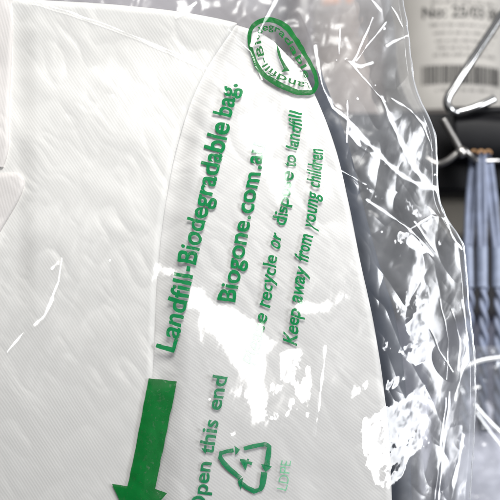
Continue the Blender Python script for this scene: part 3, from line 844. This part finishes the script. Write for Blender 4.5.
# dark bottle between garment and tubs, pale carton behind the top of the bag
M_DARK = simple('dark_brown_plastic', (.035, .025, .024), .35)
bx = Pv(303, 0, .12)
bot = empty('dark_bottle', (bx.x, .125, zt)); tag(bot, 'dark brown bottle on the shelf beside the buff labelled tub', 'bottle')
link('body', lathe([(.010, zt+.0004), (.0125, zt+.003), (.0125, zt+.085), (.008, zt+.10), (.006, zt+.105)], bx.x, .125), M_DARK, bot)
link('cap', lathe([(.0075, zt+.104), (.0075, zt+.120), (.006, zt+.122)], bx.x, .125), M_BLACK, bot)
M_CARTON = simple('lilac_grey_card', (.15, .14, .15), .7, 0, .12, 14)
a = Pv(-60, -60, .16); b = Pv(288, 60, .16)
carton = link('storage_carton', box_mesh(a.x, b.x, .16, .26, zt+.0004, a.z+.02, .002), M_CARTON)
tag(carton, 'pale lilac grey carton on the shelf above the folded garment', 'carton')

# steel binder clip on the shelf edge
M_STEEL = simple('polished_steel', (.33, .33, .33), .24, 1, .1, 100)
M_STEEL2 = simple('dull_steel', (.30, .29, .28), .34, 1, .1, 100)
clip = empty('binder_clip', tuple(Pv(478, 105, .05))); tag(clip, 'large black binder clip with a steel wire handle on the shelf edge', 'binder clip')
yh = .045
hp = smooth_path([Pv(520, -12, yh-.01), Pv(505, 10, yh-.006), Pv(490, 33, yh-.003), Pv(470, 63, yh), Pv(455, 86, yh), Pv(448.5, 96, yh), Pv(447, 103, yh), Pv(450, 109, yh), Pv(457, 112, yh+.002), Pv(468, 110, yh+.002), Pv(480, 105.5, yh+.002), Pv(494, 99, yh+.004)], 8)
link('wire_handle', tube_mesh(hp, .0023, 16), M_STEEL, clip)
q0 = Pv(453, 112, .052); q1 = Pv(560, 150, .052)
bm = bmesh.new()
prof = [(.052, 0), (.050, -.006), (.050, -.016), (.054, -.024), (.064, -.028), (.074, -.026)]
rows = []
for i in range(25):
    x = q0.x + (q1.x-q0.x)*i/24
    rows.append([bm.verts.new((x, yy, q0.z + zz - .0006*i*.3)) for yy, zz in prof])
for r_, s_ in zip(rows[:-1], rows[1:]):
    for i in range(len(prof)-1): bm.faces.new((r_[i], r_[i+1], s_[i+1], s_[i]))
me = bpy.data.meshes.new('jaw'); bm.to_mesh(me); bm.free()
jw = link('jaw', me, M_BLACK, clip)
md = jw.modifiers.new('thickness', 'SOLIDIFY'); md.thickness = .0012
link('jaw_curl', tube_mesh([Vector((q0.x + (q1.x-q0.x)*i/10, .0525, q0.z + .0010)) for i in range(11)], .0022, 16), M_BLACK, clip)

# steel hook that carries the cords
hook = empty('steel_hook', tuple(Pv(460, 150, .055))); tag(hook, 'bent steel hook below the black clip carrying blue grey cords', 'hook')
yk = .047
link('shank', tube_mesh(smooth_path([Pv(443, 119, yk), Pv(449, 130, yk), Pv(456, 142, yk), Pv(461, 152, yk)], 6), .0020, 14), M_STEEL2, hook)
link('arm', tube_mesh(smooth_path([Pv(426, 158, yk+.004), Pv(437, 164, yk+.003), Pv(447, 161, yk+.001), Pv(456, 154, yk), Pv(463, 150, yk), Pv(470, 155, yk+.002), Pv(477, 160, yk+.006), Pv(500, 160, yk+.010), Pv(530, 158, yk+.012)], 8), .0018, 14), M_STEEL2, hook)
bm = bmesh.new(); bmesh.ops.create_uvsphere(bm, u_segments=20, v_segments=12, radius=.0034)
for v in bm.verts: v.co = v.co + Pv(461, 152, yk)
me = bpy.data.meshes.new('knuckle'); bm.to_mesh(me); bm.free(); link('knuckle', me, M_STEEL2, hook)

# cords with crimped sleeves
M_CORD = simple('blue_grey_cord', (.12, .14, .20), .55, 0, .25, 120)
M_SLEEVE = simple('pale_blue_sleeve', (.145, .17, .235), .5, 0, .15, 200)
M_RUST = simple('rusty_brass', (.16, .085, .035), .6, .2)
specs = [(474, 468, 469, .058, 'leftmost blue grey cord hanging from the steel hook'),
         (481, 482, 482, .055, 'middle blue grey cord hanging from the steel hook'),
         (488, 497, 497, .058, 'rightmost blue grey cord in view hanging from the steel hook')]
for ut, um, ub, yc, lb_ in specs:
    c = empty('hanging_cord', tuple(Pv(ut, 158, yc))); tag(c, lb_, 'cord', 'blue grey cords on the steel hook')
    for dx in (-2.6, 2.6):
        pts = smooth_path([Pv(ut + dx*.5, 153, yc-.004), Pv(ut + dx*.9, 162, yc-.002), Pv(ut*.5 + um*.5 + dx*1.2, 205, yc), Pv(um + dx*.8, 250, yc)], 8)
        link('strand', tube_mesh(pts, .0017, 10), M_CORD, c)
    link('sleeve', tube_mesh(smooth_path([Pv(um, 247, yc), Pv(um, 249, yc), Pv((um+ub)/2, 268, yc), Pv(ub, 284, yc), Pv(ub, 287, yc)], 5),
         [.0025] + [.0031]*19 + [.0022], 14), M_SLEEVE, c)
    for ph in (0, math.pi):
        pts = []
        for i in range(70):
            v = 286 + i*2.1; a_ = ph + i*.36
            q = Pv(ub + .02*(v-286)*(1 if ub > 480 else -1) + 1.5*math.sin(v/37), v, yc); q.x += .0013*math.cos(a_); q.y += .0013*math.sin(a_); pts.append(q)
        link('twisted_tail', tube_mesh(pts, .0015, 8), M_CORD, c)
    pts = [Pv(ut + 3*math.cos(t), 154 - 3.5*math.sin(t), yc-.006) for t in np.linspace(0, math.pi, 10)]
    link('eyelet', tube_mesh(pts, .0009, 8), M_RUST, c)

M_NAVY = simple('navy_lining', (.05, .055, .13), .7)
# second bagged garment, lower right
pkg = empty('bagged_garment', tuple(Pv(480, 500, .06))); tag(pkg, 'second white garment in clear film at the lower right, half hidden by the bag', 'bagged garment')
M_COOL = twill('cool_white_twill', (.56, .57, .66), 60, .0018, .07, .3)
topp = curve([(300, 404), (410, 400), (440, 398), (468, 396), (480, 396), (492, 404), (510, 424), (530, 436), (620, 450)])
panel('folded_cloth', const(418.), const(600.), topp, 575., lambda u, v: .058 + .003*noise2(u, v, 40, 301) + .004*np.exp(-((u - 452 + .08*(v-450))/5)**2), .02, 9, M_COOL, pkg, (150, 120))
panel('lining', curve([(396, 446), (440, 441), (500, 433), (580, 424)]), curve([(396, 452), (440, 449), (500, 443), (580, 438)]), const(400.), 575., lambda u, v: .0525 + .0006*noise2(u, v, 20, 311), .003, 1.5, M_NAVY, pkg, (16, 90))
gv, gu = np.meshgrid(np.linspace(346, 575, 170), np.linspace(436, 605, 170), indexing='ij')
gy = .050 + .002*noise2(gu, gv, 40, 303) + .0006*noise2(gu + gv*.6, gv*.3 - gu*.2, 9, 304)
for size, sd in ((13, 305), (6, 306)):
    cu, cv, q_, w_ = cells(gu, gv, size, sd, .6, 2.2, 2)
    gy = gy + .09*S*((q_-.5)*(gu-cu) + (w_-.5)*(gv-cv))*2
gU = gu; gV = np.maximum(gv, 372 - .45*(gu-455) + 4*noise2(gu, gv*0, 12, 307) - 26)
link('film_wrap', grid_mesh('film_wrap', P(gU, gV, blur(gy, .8))), film('clear_film_wrap', .10, .07), pkg)
M_FOLD = film('film_fold_highlight', .3, .55, (.95, .97, 1), .2)  # pale tubes: a film edge, and highlights of the wrap painted as tubes
for pts, w in (([(455, 374), (468, 366), (484, 360), (506, 357)], .0011), ([(474, 404), (486, 418), (504, 436)], .0010), ([(476, 412), (490, 432), (506, 452)], .0006)):
    link('film_fold_highlight', tube_mesh(smooth_path([Pv(a_, b_, .047) for a_, b_ in pts], 8), w, 10, flat=.5), M_FOLD, pkg)

# far boxes under the shelf
M_BEIGE = simple('beige_far_box', (.20, .18, .15), .7)
M_SLATE = simple('slate_blue_box', (.018, .020, .040), .6)
def far_box(name, u0, u1, v0, v1, y, m, label, cat):
    a_ = Pv(u0, v0, y); b_ = Pv(u1, v1, y)
    o = link(name, box_mesh(a_.x, b_.x, y, y+.08, b_.z, a_.z, .003), m); tag(o, label, cat)
far_box('storage_box', 430, 600, 190, 236, .20, M_BEIGE, 'beige blurred box seen behind the hanging cords', 'box')
far_box('storage_bin', 380, 610, 322, 640, .15, M_SLATE, 'dark slate blue bin behind the lower ends of the cords', 'bin')
